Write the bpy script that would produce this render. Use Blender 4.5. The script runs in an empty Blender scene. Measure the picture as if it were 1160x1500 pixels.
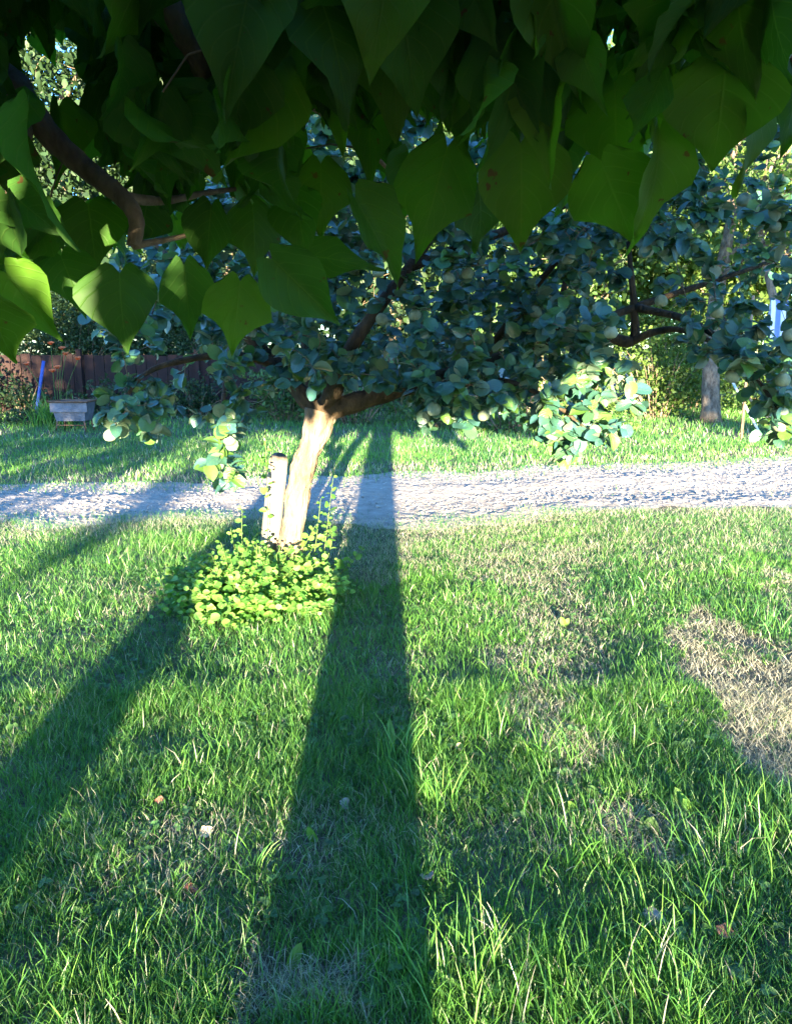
import bpy, math, random
import numpy as np
from mathutils import Vector
rng = np.random.default_rng(7); random.seed(7)
sc = bpy.context.scene
COL = sc.collection
# ------------------------------------------------------------ camera, sky, sun
F_PX = 1180.0; PITCH = math.atan(235 / F_PX); CAM = np.array([0, 0, 1.5])
cam = bpy.data.objects.new('camera', bpy.data.cameras.new('camera')); COL.objects.link(cam)
cam.location = CAM; cam.rotation_euler = (math.pi / 2 - PITCH, 0, 0)
cam.data.sensor_fit = 'VERTICAL'; cam.data.sensor_height = 36; cam.data.lens = 36 * F_PX / 1500
cam.data.clip_start = .02; cam.data.clip_end = 1000
sc.camera = cam
ELEV = 6.0; TE = math.tan(math.radians(ELEV)); AZ = .011
w = bpy.data.worlds.new('World'); sc.world = w; w.use_nodes = True
nt = w.node_tree; nt.nodes.clear()
sky = nt.nodes.new('ShaderNodeTexSky'); sky.sky_type = 'NISHITA'; sky.sun_disc = False
sky.sun_elevation = math.radians(ELEV); sky.sun_rotation = math.pi; sky.ozone_density = 3.5; sky.dust_density = .2; sky.air_density = 1.0
bg = nt.nodes.new('ShaderNodeBackground'); bg.inputs[1].default_value = .125
out = nt.nodes.new('ShaderNodeOutputWorld')
wb = nt.nodes.new('ShaderNodeMix'); wb.data_type = 'RGBA'; wb.blend_type = 'MULTIPLY'; wb.inputs[0].default_value = 1; wb.inputs[7].default_value = (.76, 1.0, 1.24, 1)
nt.links.new(sky.outputs[0], wb.inputs[6]); nt.links.new(wb.outputs[2], bg.inputs[0]); nt.links.new(bg.outputs[0], out.inputs[0])
sl = bpy.data.lights.new('sun', 'SUN'); sl.energy = 5.0; sl.angle = math.radians(.5); sl.color = (1, .85, .54)
sun = bpy.data.objects.new('sun', sl); COL.objects.link(sun)
sun.rotation_euler = Vector((-AZ, 1, -TE)).to_track_quat('-Z', 'Y').to_euler(); sun.location = (0, -20, 8)
sc.view_settings.view_transform = 'Standard'; sc.view_settings.look = 'None'
sc.view_settings.exposure = 3.6; sc.view_settings.gamma = 1
sc.cycles.use_denoising = True
sc.cycles.max_bounces = 8; sc.cycles.transmission_bounces = 6; sc.cycles.diffuse_bounces = 4; sc.cycles.glossy_bounces = 2
sc.cycles.sample_clamp_indirect = 6

# ------------------------------------------------------------ geometry helpers
SP, CP = math.sin(PITCH), math.cos(PITCH)
def ray(px, py):
    u = (px - 580) / F_PX; v = (750 - py) / F_PX
    return np.array([u, CP + v * SP, -SP + v * CP])
def at(px, py, Y):
    d = ray(px, py); return CAM + d * (Y / d[1])
def ground(px, py):
    d = ray(px, py); t = -1.5 / d[2]; return CAM + d * t
def proj(P):
    P = np.asarray(P, float); q = P - CAM
    f = q[..., 1] * CP - q[..., 2] * SP; up = q[..., 1] * SP + q[..., 2] * CP
    f = np.where(f < .05, .05, f)
    return 580 + F_PX * q[..., 0] / f, 750 - F_PX * up / f
_tab = rng.random((256, 256))
def vnoise(x, y):
    x = np.asarray(x, float); y = np.asarray(y, float)
    xi = np.floor(x).astype(int); yi = np.floor(y).astype(int); fx = x - xi; fy = y - yi
    fx = fx * fx * (3 - 2 * fx); fy = fy * fy * (3 - 2 * fy)
    a = _tab[xi & 255, yi & 255]; b = _tab[(xi + 1) & 255, yi & 255]; c = _tab[xi & 255, (yi + 1) & 255]; d = _tab[(xi + 1) & 255, (yi + 1) & 255]
    return (a * (1 - fx) + b * fx) * (1 - fy) + (c * (1 - fx) + d * fx) * fy
def fbm(x, y, o=4):
    s = 0; a = .5; t = 0
    for i in range(o): s = s + a * vnoise(x * 2 ** i + 17 * i, y * 2 ** i + 31 * i); t += a; a *= .5
    return s / t
def inpoly(x, y, poly):
    r = np.zeros(np.shape(x), bool); n = len(poly)
    for i in range(n):
        x1, y1 = poly[i]; x2, y2 = poly[(i + 1) % n]
        if y1 == y2: continue
        c = ((y1 > y) != (y2 > y)) & (x < (x2 - x1) * (y - y1) / (y2 - y1) + x1); r ^= c
    return r
def rot_from(axis_y, normal):
    """columns x,y,z; y along leaf, z near normal (arrays k,3)"""
    y = axis_y / np.linalg.norm(axis_y, axis=-1, keepdims=True)
    x = np.cross(y, normal); x /= np.linalg.norm(x, axis=-1, keepdims=True) + 1e-9
    z = np.cross(x, y); return np.stack([x, y, z], axis=-1)
def unit(a): return a / (np.linalg.norm(a, axis=-1, keepdims=True) + 1e-9)

class MB:
    def __init__(s): s.V = []; s.Q = []; s.C = []; s.U = []; s.n = 0
    def add(s, V, Q, C=None, U=None):
        V = np.asarray(V, float); s.V.append(V); s.Q.append(np.asarray(Q, int) + s.n)
        C = np.ones((len(V), 3)) if C is None else np.broadcast_to(np.asarray(C, float), (len(V), 3))
        s.C.append(C); s.U.append(np.zeros((len(V), 2)) if U is None else np.asarray(U, float)); s.n += len(V)
    def inst(s, base, Q, R, scale, pos, C, U=None):
        """base n,3; R k,3,3; scale k; pos k,3; C k,3"""
        k = len(pos); n = base.shape[-2]
        if k == 0: return
        b = base if base.ndim == 3 else np.broadcast_to(base, (k, n, 3))
        V = np.einsum('kij,knj->kni', R, b * np.asarray(scale).reshape(k, 1, -1)) + pos[:, None]
        QQ = (Q[None] + (np.arange(k) * n)[:, None, None]).reshape(-1, 4)
        s.add(V.reshape(-1, 3), QQ, np.repeat(C, n, 0), None if U is None else np.tile(U, (k, 1)))
    def tube(s, P, rad, ns=7, C=(1, 1, 1), cap=True):
        P = np.asarray(P, float); rad = np.broadcast_to(np.asarray(rad, float), (len(P),)); k = len(P)
        T = np.gradient(P, axis=0); T = unit(T)
        ref = np.array([0., 0, 1]) if abs(T[0][2]) < .8 else np.array([1., 0, 0])
        V = []; x = np.cross(T[0], ref)
        for i in range(k):
            x = x - T[i] * (x @ T[i]); x /= np.linalg.norm(x) + 1e-9; y = np.cross(T[i], x)
            a = np.arange(ns) * 2 * math.pi / ns
            V.append(P[i] + rad[i] * (np.cos(a)[:, None] * x + np.sin(a)[:, None] * y))
        V = np.concatenate(V); Q = []
        for i in range(k - 1):
            for j in range(ns):
                j2 = (j + 1) % ns; Q.append((i * ns + j, i * ns + j2, (i + 1) * ns + j2, (i + 1) * ns + j))
        if cap:
            V = np.concatenate([V, P[:1], P[-1:]]); a0 = k * ns
            for j in range(0, ns, 2):
                Q.append((a0, (j + 2) % ns, (j + 1) % ns, j)); b = (k - 1) * ns
                Q.append((a0 + 1, b + j, b + (j + 1) % ns, b + (j + 2) % ns))
            if ns % 2: pass
        s.add(V, Q, C)
    def box(s, c, size, R=None, C=(1, 1, 1)):
        v = np.array([(x, y, z) for x in (-.5, .5) for y in (-.5, .5) for z in (-.5, .5)]) * np.array(size)
        if R is not None: v = v @ np.array(R).T
        s.add(v + np.array(c), [(0, 1, 3, 2), (4, 6, 7, 5), (0, 4, 5, 1), (2, 3, 7, 6), (0, 2, 6, 4), (1, 5, 7, 3)], C)
    def build(s, name, mat, parent=None, smooth=True, loc=None):
        V = np.concatenate(s.V); Q = np.concatenate(s.Q); C = np.concatenate(s.C); U = np.concatenate(s.U)
        if loc is not None: V = V - np.array(loc)
        me = bpy.data.meshes.new(name); me.vertices.add(len(V)); me.vertices.foreach_set('co', V.astype('f').ravel())
        me.loops.add(len(Q) * 4); me.loops.foreach_set('vertex_index', Q.astype('i').ravel())
        me.polygons.add(len(Q)); me.polygons.foreach_set('loop_start', np.arange(0, len(Q) * 4, 4).astype('i'))
        me.polygons.foreach_set('loop_total', np.full(len(Q), 4, 'i'))
        me.update(calc_edges=True)
        me.polygons.foreach_set('use_smooth', np.full(len(Q), smooth))
        at_ = me.attributes.new('tint', 'FLOAT_COLOR', 'POINT'); at_.data.foreach_set('color', np.concatenate([C, np.ones((len(C), 1))], 1).astype('f').ravel())
        uv = me.uv_layers.new(name='UVMap'); uv.data.foreach_set('uv', U[Q.ravel()].astype('f').ravel())
        me.materials.append(mat); me.validate()
        o = bpy.data.objects.new(name, me); COL.objects.link(o)
        if parent is not None: o.parent = parent
        elif loc is not None: o.location = loc
        return o
def tag(o, label=None, cat=None, group=None, kind=None):
    if label: o['label'] = label
    if cat: o['category'] = cat
    if group: o['group'] = group
    if kind: o['kind'] = kind
    return o
def thing(name, label, cat, loc, group=None):
    o = bpy.data.objects.new(name, None); COL.objects.link(o); o.location = tuple(loc); return tag(o, label, cat, group)

# ------------------------------------------------------------ materials
def newmat(name):
    m = bpy.data.materials.new(name); m.use_nodes = True; n = m.node_tree; n.nodes.clear()
    return m, n, n.nodes.new, n.links.new
def leafmat(name, transl=.4, rough=.5, tcol=(1.1, 1.25, .45), back=None, veins=0, spec=.5, nscale=30):
    """leaf: principled mixed with translucent; tint attribute is the leaf's own colour"""
    m, n, N, L = newmat(name)
    a = N('ShaderNodeAttribute'); a.attribute_name = 'tint'
    tc = N('ShaderNodeTexCoord'); no = N('ShaderNodeTexNoise'); no.inputs['Scale'].default_value = nscale; L(tc.outputs['Object'], no.inputs['Vector'])
    mr = N('ShaderNodeMapRange'); mr.inputs[3].default_value = .75; mr.inputs[4].default_value = 1.25; L(no.outputs[0], mr.inputs[0])
    mul = N('ShaderNodeMix'); mul.data_type = 'RGBA'; mul.blend_type = 'MULTIPLY'; mul.inputs[0].default_value = 1
    L(a.outputs['Color'], mul.inputs[6]); L(mr.outputs[0], mul.inputs[7]); col = mul.outputs[2]
    bs = N('ShaderNodeBsdfPrincipled'); bs.inputs['Roughness'].default_value = rough; bs.inputs['Specular IOR Level'].default_value = spec
    if veins:
        uv = N('ShaderNodeUVMap'); uv.uv_map = 'UVMap'; sp = N('ShaderNodeSeparateXYZ'); L(uv.outputs[0], sp.inputs[0])
        ab = N('ShaderNodeMath'); ab.operation = 'ABSOLUTE'; L(sp.outputs[0], ab.inputs[0])
        md = N('ShaderNodeMapRange'); md.inputs[1].default_value = 0; md.inputs[2].default_value = .035; md.inputs[3].default_value = 1; md.inputs[4].default_value = 0; L(ab.outputs[0], md.inputs[0])
        k = N('ShaderNodeMath'); k.operation = 'MULTIPLY_ADD'; k.inputs[1].default_value = -.38; L(ab.outputs[0], k.inputs[0]); L(sp.outputs[1], k.inputs[2])
        k2 = N('ShaderNodeMath'); k2.operation = 'MULTIPLY'; k2.inputs[1].default_value = veins; L(k.outputs[0], k2.inputs[0])
        fr = N('ShaderNodeMath'); fr.operation = 'FRACT'; L(k2.outputs[0], fr.inputs[0])
        s5 = N('ShaderNodeMath'); s5.operation = 'SUBTRACT'; s5.inputs[1].default_value = .5; L(fr.outputs[0], s5.inputs[0])
        a5 = N('ShaderNodeMath'); a5.operation = 'ABSOLUTE'; L(s5.outputs[0], a5.inputs[0])
        m5 = N('ShaderNodeMapRange'); m5.inputs[1].default_value = 0; m5.inputs[2].default_value = .09; m5.inputs[3].default_value = .6; m5.inputs[4].default_value = 0; L(a5.outputs[0], m5.inputs[0])
        mx = N('ShaderNodeMath'); mx.operation = 'MAXIMUM'; L(md.outputs[0], mx.inputs[0]); L(m5.outputs[0], mx.inputs[1])
        mv = N('ShaderNodeMix'); mv.data_type = 'RGBA'; mv.inputs[7].default_value = (.16, .26, .06, 1)
        sc_ = N('ShaderNodeMath'); sc_.operation = 'MULTIPLY'; sc_.inputs[1].default_value = .28; L(mx.outputs[0], sc_.inputs[0])
        L(sc_.outputs[0], mv.inputs[0]); L(col, mv.inputs[6]); col = mv.outputs[2]
        bp = N('ShaderNodeBump'); bp.inputs['Strength'].default_value = .5; bp.inputs['Distance'].default_value = .002; L(mx.outputs[0], bp.inputs['Height']); L(bp.outputs[0], bs.inputs['Normal'])
    if veins == 7:
        sn = N('ShaderNodeTexNoise'); sn.inputs['Scale'].default_value = 42; sn.inputs['Detail'].default_value = 3; L(tc.outputs['Object'], sn.inputs['Vector'])
        sr = N('ShaderNodeMapRange'); sr.inputs[1].default_value = .69; sr.inputs[2].default_value = .72; L(sn.outputs[0], sr.inputs[0])
        sx_ = N('ShaderNodeMix'); sx_.data_type = 'RGBA'; sx_.inputs[7].default_value = (.10, .06, .02, 1); L(sr.outputs[0], sx_.inputs[0]); L(col, sx_.inputs[6]); col = sx_.outputs[2]
    tcm = N('ShaderNodeMix'); tcm.data_type = 'RGBA'; tcm.blend_type = 'MULTIPLY'; tcm.inputs[0].default_value = 1; tcm.inputs[7].default_value = (*tcol, 1); L(col, tcm.inputs[6])
    if back:
        g = N('ShaderNodeNewGeometry'); mb = N('ShaderNodeMix'); mb.data_type = 'RGBA'; mb.inputs[7].default_value = (*back, 1)
        bf = N('ShaderNodeMath'); bf.operation = 'MULTIPLY'; bf.inputs[1].default_value = .75; L(g.outputs['Backfacing'], bf.inputs[0]); L(bf.outputs[0], mb.inputs[0]); L(col, mb.inputs[6]); col = mb.outputs[2]
    L(col, bs.inputs['Base Color'])
    tr = N('ShaderNodeBsdfTranslucent'); L(tcm.outputs[2], tr.inputs[0])
    ms = N('ShaderNodeMixShader'); ms.inputs[0].default_value = transl; L(bs.outputs[0], ms.inputs[1]); L(tr.outputs[0], ms.inputs[2])
    o = N('ShaderNodeOutputMaterial'); L(ms.outputs[0], o.inputs[0]); return m
def rough(name, c1, c2, scale=8, rough_=.85, bump=.3, dist=.01, stretch=(1, 1, 1), c3=None, metallic=0, tint=False, spec=.3):
    m, n, N, L = newmat(name)
    tc = N('ShaderNodeTexCoord'); mp = N('ShaderNodeMapping'); mp.inputs['Scale'].default_value = stretch; L(tc.outputs['Object'], mp.inputs[0])
    a = N('ShaderNodeTexNoise'); a.inputs['Scale'].default_value = scale; a.inputs['Detail'].default_value = 8; a.inputs['Roughness'].default_value = .65; L(mp.outputs[0], a.inputs['Vector'])
    r = N('ShaderNodeValToRGB'); r.color_ramp.elements[0].color = (*c1, 1); r.color_ramp.elements[1].color = (*c2, 1)
    r.color_ramp.elements[0].position = .35; r.color_ramp.elements[1].position = .65
    if c3: e = r.color_ramp.elements.new(.8); e.color = (*c3, 1)
    L(a.outputs[0], r.inputs[0]); col = r.outputs[0]
    if tint:
        at_ = N('ShaderNodeAttribute'); at_.attribute_name = 'tint'; mm = N('ShaderNodeMix'); mm.data_type = 'RGBA'; mm.blend_type = 'MULTIPLY'; mm.inputs[0].default_value = 1
        L(col, mm.inputs[6]); L(at_.outputs['Color'], mm.inputs[7]); col = mm.outputs[2]
    bs = N('ShaderNodeBsdfPrincipled'); bs.inputs['Roughness'].default_value = rough_; bs.inputs['Metallic'].default_value = metallic; bs.inputs['Specular IOR Level'].default_value = spec
    L(col, bs.inputs['Base Color'])
    b2 = N('ShaderNodeTexNoise'); b2.inputs['Scale'].default_value = scale * 4; b2.inputs['Detail'].default_value = 6; L(mp.outputs[0], b2.inputs['Vector'])
    bp = N('ShaderNodeBump'); bp.inputs['Strength'].default_value = bump; bp.inputs['Distance'].default_value = dist; L(b2.outputs[0], bp.inputs['Height']); L(bp.outputs[0], bs.inputs['Normal'])
    o = N('ShaderNodeOutputMaterial'); L(bs.outputs[0], o.inputs[0]); return m
M = dict(
    catalpa=leafmat('catalpa_leaf', .55, .55, (1.0, 1.35, .25), veins=7, spec=.25, nscale=14),
    quince=leafmat('quince_leaf', .25, .36, (1.1, 1.4, .4), back=(.20, .27, .20), veins=5, spec=.9, nscale=30),
    shoot=leafmat('shoot_leaf', .4, .5, (1.2, 1.3, .4), veins=5),
    bgleaf=leafmat('background_leaf', .45, .55, (1.2, 1.3, .4), nscale=2),
    grass=leafmat('grass_blade', .35, .4, (1.15, 1.3, .4), spec=.6, nscale=6),
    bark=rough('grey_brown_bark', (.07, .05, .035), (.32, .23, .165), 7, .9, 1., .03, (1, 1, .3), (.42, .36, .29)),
    limb=rough('shade_darkened_mossy_bark', (.022, .018, .012), (.10, .065, .04), 10, .9, .9, .02, (1, 1, .5), (.13, .11, .05)),  # mossy limb bark, darkened below the trunk's tone to imitate canopy shade
    cbark=rough('catalpa_bark', (.11, .08, .06), (.27, .20, .15), 22, .85, .6, .01, (1, 1, .4)),
    pale=rough('pale_patchy_bark', (.06, .04, .03), (.24, .19, .15), 12, .9, .7, .02, (1, 1, .5)),
    soil=rough('soil', (.05, .045, .03), (.14, .12, .085), 9, .95, .8, .02),
    road=rough('gravel_road', (.27, .225, .19), (.41, .345, .29), 7, .95, 1.0, .03, (1, 1, 1), (.62, .55, .48)),
    stone=rough('gravel_stone', (.3, .27, .25), (.5, .46, .42), 20, .9, .3, .003, tint=True),
    straw=leafmat('straw', .15, .6, (1, 1, .8)),
    postm=rough('weathered_post', (.14, .11, .085), (.34, .28, .22), 14, .85, .6, .006, (1, 1, .12), (.4, .35, .29)),
    dark=rough('hollow_shade_dark', (.01, .009, .008), (.03, .025, .02), 10),
    fruit=rough('quince_fuzz', (.17, .22, .14), (.30, .34, .24), 25, .75, .25, .002),
    calyx=rough('dry_calyx', (.1, .07, .04), (.2, .14, .08), 40),
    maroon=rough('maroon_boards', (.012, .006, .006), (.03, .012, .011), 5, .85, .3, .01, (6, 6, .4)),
    rust=rough('rusty_steel', (.09, .04, .025), (.2, .1, .06), 12, .7, .3, .004),
    galv=rough('dented_grey_metal', (.10, .10, .125), (.20, .195, .235), 7, .6, .4, .01, (1, 1, 1), (.12, .07, .045), .3),
    lily=leafmat('lily_petal', .3, .5, (1, 1, 1)),
    blue=rough('blue_paint', (.03, .06, .25), (.06, .1, .35), 9, .5, .1),
    white=rough('white_paint', (.6, .6, .62), (.78, .78, .8), 9, .5, .1),
    stick=rough('bare_wood', (.3, .19, .1), (.45, .3, .18), 14, .8, .3, .004),
    fabric=rough('blue_white_fabric', (.75, .75, .75), (.85, .85, .85), 40, .8, .2, .002, tint=True),
)
# ------------------------------------------------------------ ground and road
def hgt(x, y): return (fbm(x * .9 + 50, y * .9 + 50, 3) - .5) * .06 * np.clip((30 - np.abs(y)) / 10, 0, 1)
def grid(xs, ys, zf):
    X, Y = np.meshgrid(xs, ys); V = np.stack([X, Y, zf(X, Y)], -1).reshape(-1, 3); nx = len(xs); i = np.arange((len(ys) - 1) * nx).reshape(-1, nx)[:, :-1].ravel()
    return V, np.stack([i, i + 1, i + 1 + nx, i + nx], 1)
b = MB(); g1 = np.concatenate([-np.geomspace(400, 14, 14), np.arange(-13, 13.01, .1), np.geomspace(14, 400, 14)])
g2 = np.concatenate([-np.geomspace(400, 14, 10), np.arange(-13, 28.01, .1), np.geomspace(29, 400, 12)])
b.add(*grid(g1, g2, hgt)); tag(b.build('ground', M['soil']), kind='structure')
# road edges (y as function of x), measured on the photo's ground plane
nearL, nearM, nearR = ground(0, 765), ground(580, 768), ground(1160, 742)
farL, farM, farR = ground(0, 708), ground(580, 693), ground(1160, 668)
def road_near(x): return np.interp(x, [-12, nearL[0], nearM[0], nearR[0], 14], [nearL[1] - .1, nearL[1], nearM[1], nearR[1], nearR[1] + 2.2]) + (fbm(x * 1.3, x * 0 + 3, 4) - .5) * .9
def road_far(x): return np.interp(x, [-12, farL[0], farM[0], farR[0], 14], [farL[1] - .6, farL[1], farM[1], farR[1], farR[1] + 2.6]) + (fbm(x * 1.1, x * 0 + 9, 4) - .5) * 1.1
nx, ny = 900, 210
xs = np.linspace(-9, 11, nx); X = np.tile(xs, (ny, 1)); t = np.linspace(0, 1, ny)[:, None]
Yr = road_near(xs)[None] * (1 - t) + road_far(xs)[None] * t
edge = np.clip(np.minimum(t, 1 - t) / .08, 0, 1)
Zr = hgt(X, Yr) + .004 + edge * (.006 + (fbm(X * 3, Yr * 3, 2) - .5) * .025 + (fbm(X * 14, Yr * 14, 4) - .45) * .03 + np.maximum(0, vnoise(X * 38, Yr * 38) - .72) * .05 + .008 * np.sin(t * math.pi * 4 + 1))
Zr = np.maximum(Zr, hgt(X, Yr) + .003)
i = np.arange((ny - 1) * nx).reshape(-1, nx)[:, :-1].ravel()
b = MB(); b.add(np.stack([X, Yr, Zr], -1).reshape(-1, 3), np.stack([i, i + 1, i + 1 + nx, i + nx], 1)); tag(b.build('gravel_road', M['road']), kind='structure')

m = MB(); nu = 6; V, Q = [], []
for i_, (z, r) in enumerate([(-.5, .15), (-.3, .45), (.15, .5), (.45, .2)]): V += [(r * math.cos(a * 1.047), r * math.sin(a * 1.047), z) for a in range(nu)]
for i_ in range(3): Q += [(i_ * nu + j, i_ * nu + (j + 1) % nu, (i_ + 1) * nu + (j + 1) % nu, (i_ + 1) * nu + j) for j in range(nu)]
Q += [(18, 19, 20, 21), (18, 21, 22, 23)]; V = np.array(V); n = 9000
x = rng.uniform(-9, 11, n); tt = rng.random(n); y = road_near(x) * (1 - tt) + road_far(x) * tt; a = unit(rng.normal(0, 1, (n, 3)) * [1, 1, .3]); vb = V[None] * (1 + rng.normal(0, .13, (n, len(V), 1)))
m.inst(vb, np.array(Q), rot_from(a, unit(rng.normal(0, .3, (n, 3)) + [0, 0, 1])), (rng.gamma(1.6, .0045, n)[:, None] + .005) * np.array([1, 1.3, .7]), np.stack([x, y, hgt(x, y) + .016], -1), rng.uniform(.6, 1.2, (n, 1)) * np.ones(3))
tag(m.build('gravel', M['stone']), 'loose pale gravel strewn along the track', 'gravel', kind='stuff')
# ------------------------------------------------------------ grass
rng = np.random.default_rng(100)
def dryness(x, y):
    """0 lush .. 1 straw, by zones read off the lawn"""
    px, py = proj(np.stack([x, y, x * 0], -1)); n = fbm(x * 2.2, y * 2.2, 3); n2 = fbm(x * 6 + 9, y * 6, 2)
    jx = px + (n2 - .5) * 150; jy = py + (fbm(x * 5, y * 5 + 7, 3) - .5) * 130
    d = np.clip((n - .52) * 1.6, 0, .6) * .5
    d = np.maximum(d, inpoly(jx, jy, [(985, 890), (1060, 920), (1170, 985), (1300, 1010), (1330, 1190), (1160, 1170), (1060, 1095), (1010, 1000)]) * np.clip(.95 + (n2 - .5) * 1.8, .15, 1))
    d = np.maximum(d, inpoly(jx, jy, [(690, 800), (860, 800), (870, 900), (880, 1100), (860, 1160), (760, 1080), (720, 980), (760, 900)]) * .38)
    d = np.maximum(d, inpoly(jx, jy, [(820, 1170), (960, 1180), (990, 1260), (860, 1270)]) * .6)
    d = np.maximum(d, inpoly(jx, jy, [(590, 770), (1200, 740), (1200, 800), (900, 850), (600, 830)]) * .2)
    d = np.maximum(d, inpoly(jx, jy, [(1090, 860), (1200, 860), (1200, 900), (1110, 890)]) * .6)
    d = np.maximum(d, inpoly(jx, jy, [(380, 1400), (520, 1420), (560, 1520), (330, 1520)]) * .55)
    d = np.maximum(d, inpoly(jx, jy, [(430, 770), (600, 770), (600, 840), (450, 840)]) * .4)
    d = np.maximum(d, np.clip(1 - (road_near(x) - y) / .8, 0, 1) * (y < road_near(x)) * .5)
    d = np.maximum(d, np.clip(1 - (y - road_far(x)) / .9, 0, 1) * (y > road_far(x)) * .4)
    return np.clip(d, 0, 1)
def blades(b, x, y, L, W, segs=3, lean=.55, dry=None, tintmul=1.0, flat=None):
    k = len(x); a = rng.random(k) * 2 * math.pi; n = fbm(x * 1.7, y * 1.7, 2)
    la = rng.normal(0, 1, k) * 2.0 + n * 9           # clumped lean direction
    ln = np.abs(rng.normal(lean, .25, k));  curl = rng.uniform(.1, .9, k)
    if flat is not None: ln = np.where(flat, rng.uniform(1.2, 1.5, k), ln); la = np.where(flat, rng.random(k) * 6.28, la)
    dx, dy = np.cos(la), np.sin(la); wx, wy = np.cos(a), np.sin(a)
    rows = []; px, py, pz = x.copy(), y.copy(), hgt(x, y) - .003 + (0 if flat is None else np.where(flat, rng.uniform(.006, .03, k), 0)); ang = ln * .5
    wf = [1, .95, .7, .12] if segs == 3 else [1, .75, .12]
    for r in range(segs + 1):
        ww = W * wf[r] / 2
        rows.append(np.stack([px - wx * ww, py - wy * ww, pz], -1)); rows.append(np.stack([px + wx * ww, py + wy * ww, pz], -1))
        if r < segs:
            sl = L / segs; px = px + dx * np.sin(ang) * sl; py = py + dy * np.sin(ang) * sl; pz = pz + np.cos(ang) * sl
            ang = np.minimum(ang + curl * (.25 + ln * .6), 1.5 if flat is not None else 2.3)
    V = np.stack(rows, 1); nv = V.shape[1]
    Q = np.array([(2 * r, 2 * r + 1, 2 * r + 3, 2 * r + 2) for r in range(segs)])
    r1 = rng.random(k)[:, None]; r2 = rng.random(k)[:, None]
    dark = np.array([.034, .125, .038]); mid = np.array([.098, .25, .042]); yel = np.array([.15, .31, .06]); straw = np.array([.39, .365, .31])
    tone = np.clip(fbm(x * .8 + 40, y * .8, 3)[:, None] * 1.4 - .2 + (r1 - .5) * .7, 0, 1)
    c = dark * (1 - tone) + mid * tone; c = np.where(r2 > .85, yel, c)
    c = np.where(rng.random(k)[:, None] < dry[:, None], straw * (.7 + .6 * r1), c) * tintmul
    C = np.repeat(c, nv, 0)
    QQ = (Q[None] + (np.arange(k) * nv)[:, None, None]).reshape(-1, 4)
    b.add(V.reshape(-1, 3), QQ, C)
def scatter(n, y0, y1, halfw):
    """uniform over a trapezoid widening with distance, wider than the frame"""
    y = rng.uniform(y0, y1, n * 2); m = rng.random(n * 2) < (halfw + .62 * y) / (halfw + .62 * y1); y = y[m][:n]
    return rng.uniform(-1, 1, len(y)) * (halfw + .62 * y), y
gb = MB()
def field(n, y0, y1, L0, W0, segs=3):
    x, y = scatter(n, y0, y1, .9)
    d = dryness(x, y); cl = fbm(x * 3.1, y * 3.1, 3); fine = vnoise(x * 11, y * 11)
    onroad = (y > road_near(x) + np.abs(rng.normal(0, .3, len(x)))) & (y < road_far(x) - np.abs(rng.normal(0, .4, len(x))))
    keep = ~onroad & (rng.random(len(x)) < np.clip(.55 + cl * .9 - d * .45, .12, 1)) & (rng.random(len(x)) < .45 + fine)
    x, y, d, cl = x[keep], y[keep], d[keep], cl[keep]
    L = L0 * np.clip(rng.normal(.8, .3, len(x)), .25, 1.9) * (.45 + 1.1 * cl) * (1 - .55 * d)
    W = W0 * rng.uniform(.6, 1.3, len(x))
    flat = (rng.random(len(x)) < np.clip(d * .75 - .05, 0, .7))
    blades(gb, x, y, np.where(flat, L0 * .9, L), np.where(flat, W * .6, W), segs, dry=np.clip(d * 1.0 + .025 + flat * .5, 0, .97), flat=flat)
field(250000, 1.0, 3.4, .068, .0025); field(190000, 3.4, 7.6, .065, .0036); field(90000, 8.3, 14, .085, .009, 2); field(60000, 14, 24, .12, .016, 2)
# low thatch of short and dead blades under the lawn
x, y = scatter(150000, 1.0, 7.6, .9); m_ = ~((y > road_near(x)) & (y < road_far(x))); x, y = x[m_], y[m_]; d = dryness(x, y)
blades(gb, x, y, rng.uniform(.015, .05, len(x)), rng.uniform(.0015, .003, len(x)), 2, dry=np.clip(.1 + d, 0, .9), flat=rng.random(len(x)) < .75)
# taller tufts
def tuft(px, py, n=60, r=.08, L=.2, W=.0036):
    c = ground(px, py); x = c[0] + rng.normal(0, r, n); y = c[1] + rng.normal(0, r, n)
    blades(gb, x, y, L * rng.uniform(.3, .9, n), np.full(n, W) * rng.uniform(.7, 1.4, n), 3, .45, dry=np.full(n, .05), tintmul=1.1)
for t_ in [(700, 1080, 90, .1, .2), (800, 1120, 60, .06, .24), (620, 1170, 70, .05, .24), (575, 1120, 40, .05, .26), (1100, 1230, 120, .1, .22), (1040, 1240, 90, .1, .2), (700, 1400, 90, .1, .2), (660, 1450, 60, .08, .2),
           (760, 1480, 90, .1, .22), (850, 1430, 90, .1, .2), (960, 1480, 90, .12, .2), (1060, 1330, 80, .1, .18), (150, 1420, 60, .1, .16), (330, 1420, 60, .08, .16), (60, 1480, 70, .1, .15), (240, 1480, 60, .1, .15),
           (380, 1290, 40, .06, .16), (300, 1120, 60, .08, .17), (250, 1050, 60, .1, .16), (120, 900, 120, .25, .13), (300, 850, 160, .2, .15), (60, 820, 120, .25, .13), (200, 830, 120, .25, .13), (420, 930, 160, .15, .14), (330, 960, 120, .15, .14),
           (900, 880, 100, .2, .15), (1000, 860, 120, .2, .15), (1120, 920, 90, .12, .2), (650, 880, 100, .15, .15), (740, 1000, 70, .1, .18), (900, 1100, 90, .12, .17), (860, 1240, 80, .1, .2), (560, 1400, 50, .08, .14), (980, 1370, 90, .12, .2)]:
    tuft(*t_)
tag(gb.build('grass', M['grass']), 'patchy green lawn grass with dry straw spots on both sides of the track', 'grass', kind='stuff')

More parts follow.
